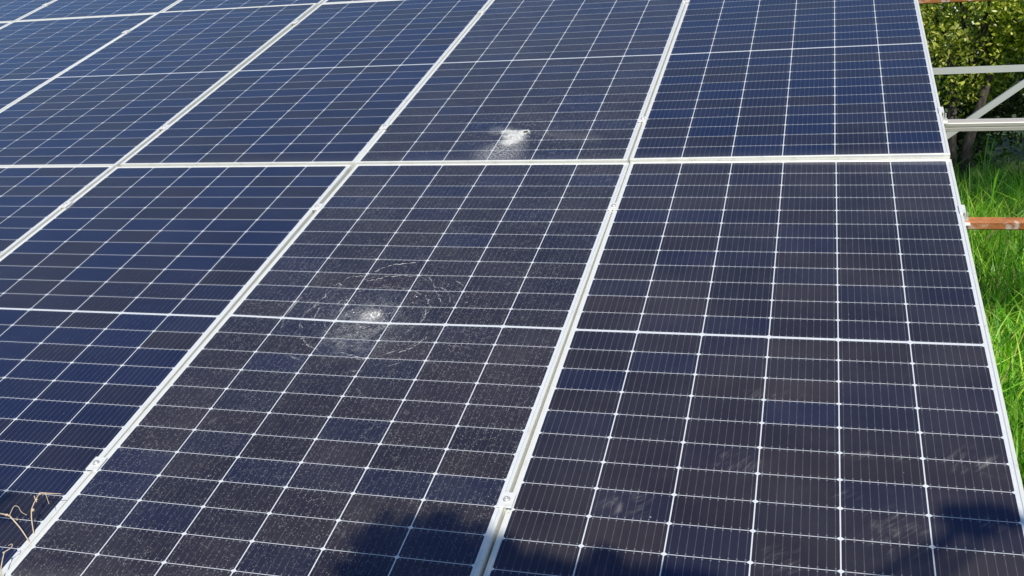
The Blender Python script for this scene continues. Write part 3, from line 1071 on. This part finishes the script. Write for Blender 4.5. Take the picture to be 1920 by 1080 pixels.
def tree(name, loc, label, cat, crown_c, crown_r, nclump, per, leaf, trunk_r, mat, seed, group=None, clump_s=0.2, extra=(), trunks=1, bark=M_BARK):
    r = random.Random(seed)
    root = empty(name, loc)
    tag(root, label, cat, group)
    cc = []
    for k in range(nclump):
        v = Vector((r.gauss(0, 1), r.gauss(0, 1), r.gauss(0, 1))).normalized() * (r.random() ** 0.33)
        # uneven outline
        w = 0.80 + 0.30 * math.sin(3 * math.atan2(v.y, v.x) + seed) * math.cos(2.5 * v.z + seed)
        cc.append((crown_c[0] + v.x * crown_r[0] * w, crown_c[1] + v.y * crown_r[1] * w, crown_c[2] + v.z * crown_r[2] * w, clump_s * r.uniform(0.6, 1.4), int(per * r.uniform(0.5, 1.5))))
    cc += list(extra)
    mb = MB()
    fork = Vector((crown_c[0] * 0.3, crown_c[1] * 0.3, max(0.35, crown_c[2] - crown_r[2] * 0.75)))
    for t in range(trunks):
        off = Vector((r.uniform(-0.12, 0.12), r.uniform(-0.1, 0.1), 0)) * (trunks > 1) * (1 + trunk_r * 8)
        mb.tube([off * 0.4 + Vector((0, 0, -0.05)), off * 0.6 + Vector((0.02, 0.01, fork.z * 0.35)), off + fork * 0.75, off * 1.6 + fork + Vector((0, 0, 0.25))],
                [trunk_r * 1.5, trunk_r, trunk_r * 0.85, trunk_r * 0.6], 9)
    limbs = r.sample(cc, min(len(cc), 16)) + list(extra)[:10]
    for q in limbs:
        tgt = Vector(q[:3])
        m = fork.lerp(tgt, 0.5) + Vector((r.uniform(-.12, .12), r.uniform(-.12, .12), r.uniform(0.0, .2)))
        mb.tube([fork - Vector((0, 0, 0.1)), fork.lerp(m, 0.5), m, tgt], [trunk_r * 0.55, trunk_r * 0.4, trunk_r * 0.26, 0.006], 6)
    mb.build("trunk", bark, root, True)
    leaf_mesh("crown", cc, leaf, mat, root, seed)
    return root


GT = "trees behind the array"
tree("citrus_tree", (1.76, 10.6, 0), "leafy citrus tree with forked trunk and yellow green leaves behind the pale rail", "tree",
     (0.35, 0.1, 2.40), (1.9, 1.5, 1.55), 230, 190, 0.064, 0.060, M_LEAF, 21, GT, 0.19, trunks=2)
tree("citrus_tree", (4.6, 12.2, 0), "leafy citrus tree standing to the right behind the forked one", "tree",
     (0, 0, 2.3), (1.9, 1.7, 1.6), 90, 100, 0.09, 0.085, M_LEAF, 33, GT, 0.26)
tree("citrus_tree", (-0.6, 13.4, 0), "leafy citrus tree hidden mostly behind the upper right panel", "tree",
     (0, 0, 2.0), (2.0, 1.6, 1.4), 90, 90, 0.09, 0.085, M_LEAF, 41, GT, 0.26)
tree("shrub", (2.6, 14.6, 0), "dense dark shrub closing the view behind the citrus trunk", "shrub",
     (0, 0, 1.8), (2.6, 0.9, 1.8), 160, 110, 0.10, 0.05, M_LEAF_DARK, 52, GT, 0.28)
tree("shrub", (1.9, 12.3, 0), "low undergrowth added right behind the citrus trunk, its dark leaves standing for shade", "shrub",
     (0, 0, 0.7), (2.4, 0.5, 0.8), 90, 90, 0.09, 0.03, M_LEAF_DARK, 55, GT, 0.24)  # added undergrowth; its dark leaf colour stands in for shade beneath the tree
tree("shrub", (6.6, 15.2, 0), "dense dark shrub far right behind the second citrus tree", "shrub",
     (0, 0, 1.5), (2.4, 1.0, 1.5), 80, 90, 0.11, 0.05, M_LEAF_DARK, 53, GT, 0.30)
tree("shrub", (-2.2, 16.0, 0), "dense dark shrub behind the left citrus tree", "shrub",
     (0, 0, 1.4), (2.6, 1.0, 1.4), 80, 90, 0.11, 0.05, M_LEAF_DARK, 54, GT, 0.30)
tree("citrus_tree", (3.35, 7.6, 0), "unseen round citrus tree added beyond the right picture edge to shade the tree base", "tree",
     (0, 0, 1.9), (1.2, 1.3, 0.95), 150, 120, 0.085, 0.07, M_LEAF, 61, GT, 0.22)  # unseen tree, added to throw shade on the forked tree's base

# unseen trees added for shade: their crowns throw the leaf shadows on the lower panel edge and the grass
SHADOW = [(-0.80, -0.885, 0.062, 4.1), (-0.68, -0.860, 0.058, 4.3), (-0.60, -0.93, 0.07, 4.0), (-0.78, -1.00, 0.075, 4.0),
          (-0.66, -1.02, 0.09, 4.2), (-0.47, -0.94, 0.06, 4.0), (-0.30, -0.945, 0.065, 3.9), (-0.12, -0.955, 0.06, 4.2),
          (0.45, -0.655, 0.033, 3.8), (0.51, -0.650, 0.030, 3.9), (-0.35, -1.08, 0.10, 4.1), (0.02, -1.05, 0.08, 4.3),
          (-1.98, -0.93, 0.08, 4.3), (-2.14, -0.98, 0.09, 4.4), (-2.3, -0.90, 0.08, 4.3)]
root_xy = Vector((0.8, -5.5, 0))
ex = []
for u, v, s, L in SHADOW:
    p = in_plane(u, v, 0) + sdir * L - root_xy
    ex.append((p.x, p.y, p.z, s, int(190 * (s / 0.07) ** 2)))
rq = random.Random(77)
for k in range(34):
    u, v = rq.uniform(-3.0, 1.2), rq.uniform(-2.6, -1.35)
    p = in_plane(u, v, 0) + sdir * rq.uniform(3.6, 5.0) - root_xy
    ex.append((p.x, p.y, p.z, rq.uniform(0.1, 0.2), 120))
tree("added_shade_tree", root_xy, "unseen leafy tree added behind the viewer to shade the lowest cells", "tree",
     (0.1, -0.4, 4.0), (0.8, 0.7, 0.6), 8, 80, 0.06, 0.10, M_LEAF_DARK, 71, "unseen trees added for shade", 0.18, ex)
root_xy = Vector((3.9, -1.6, 0))  # unseen tree, added to darken a band of grass
ex = []
for gx, gy, s, L in ((1.22, 3.45, 0.15, 6.0), (1.02, 3.25, 0.10, 5.9), (1.55, 3.6, 0.2, 6.2), (2.1, 3.9, 0.25, 6.3)):
    p = Vector((gx, gy, 0.25)) + sdir * L - root_xy
    ex.append((p.x, p.y, p.z, s, int(900 * (s / 0.3) ** 2)))
tree("added_shade_tree", root_xy, "unseen leafy tree added right of the array to darken a band of grass", "tree",
     (0.1, -1.2, 4.6), (0.7, 0.7, 0.5), 6, 90, 0.07, 0.11, M_LEAF_DARK, 81, "unseen trees added for shade", 0.2, ex)

root_xy = Vector((5.6, -1.4, 0))  # unseen tall tree, added to shade the ground round the citrus trunk
ex = []
for gx, gy, sg, L in ((1.70, 8.5, 0.35, 12.6), (2.05, 9.1, 0.45, 12.9), (1.55, 9.4, 0.35, 13.0), (2.5, 9.9, 0.5, 13.2), (1.9, 10.2, 0.4, 13.0), (2.4, 8.6, 0.4, 12.7), (2.0, 7.7, 0.16, 12.4)):
    p = Vector((gx, gy, 0.2)) + sdir * L - root_xy
    ex.append((p.x, p.y, p.z, sg, int(900 * (sg / 0.3) ** 2)))
tree("added_shade_tree", root_xy, "unseen tall slender tree added right of the viewer to shade the citrus trunk", "tree",
     (-0.6, -0.6, 9.0), (0.8, 0.8, 0.6), 6, 90, 0.08, 0.13, M_LEAF_DARK, 91, "unseen trees added for shade", 0.25, ex)
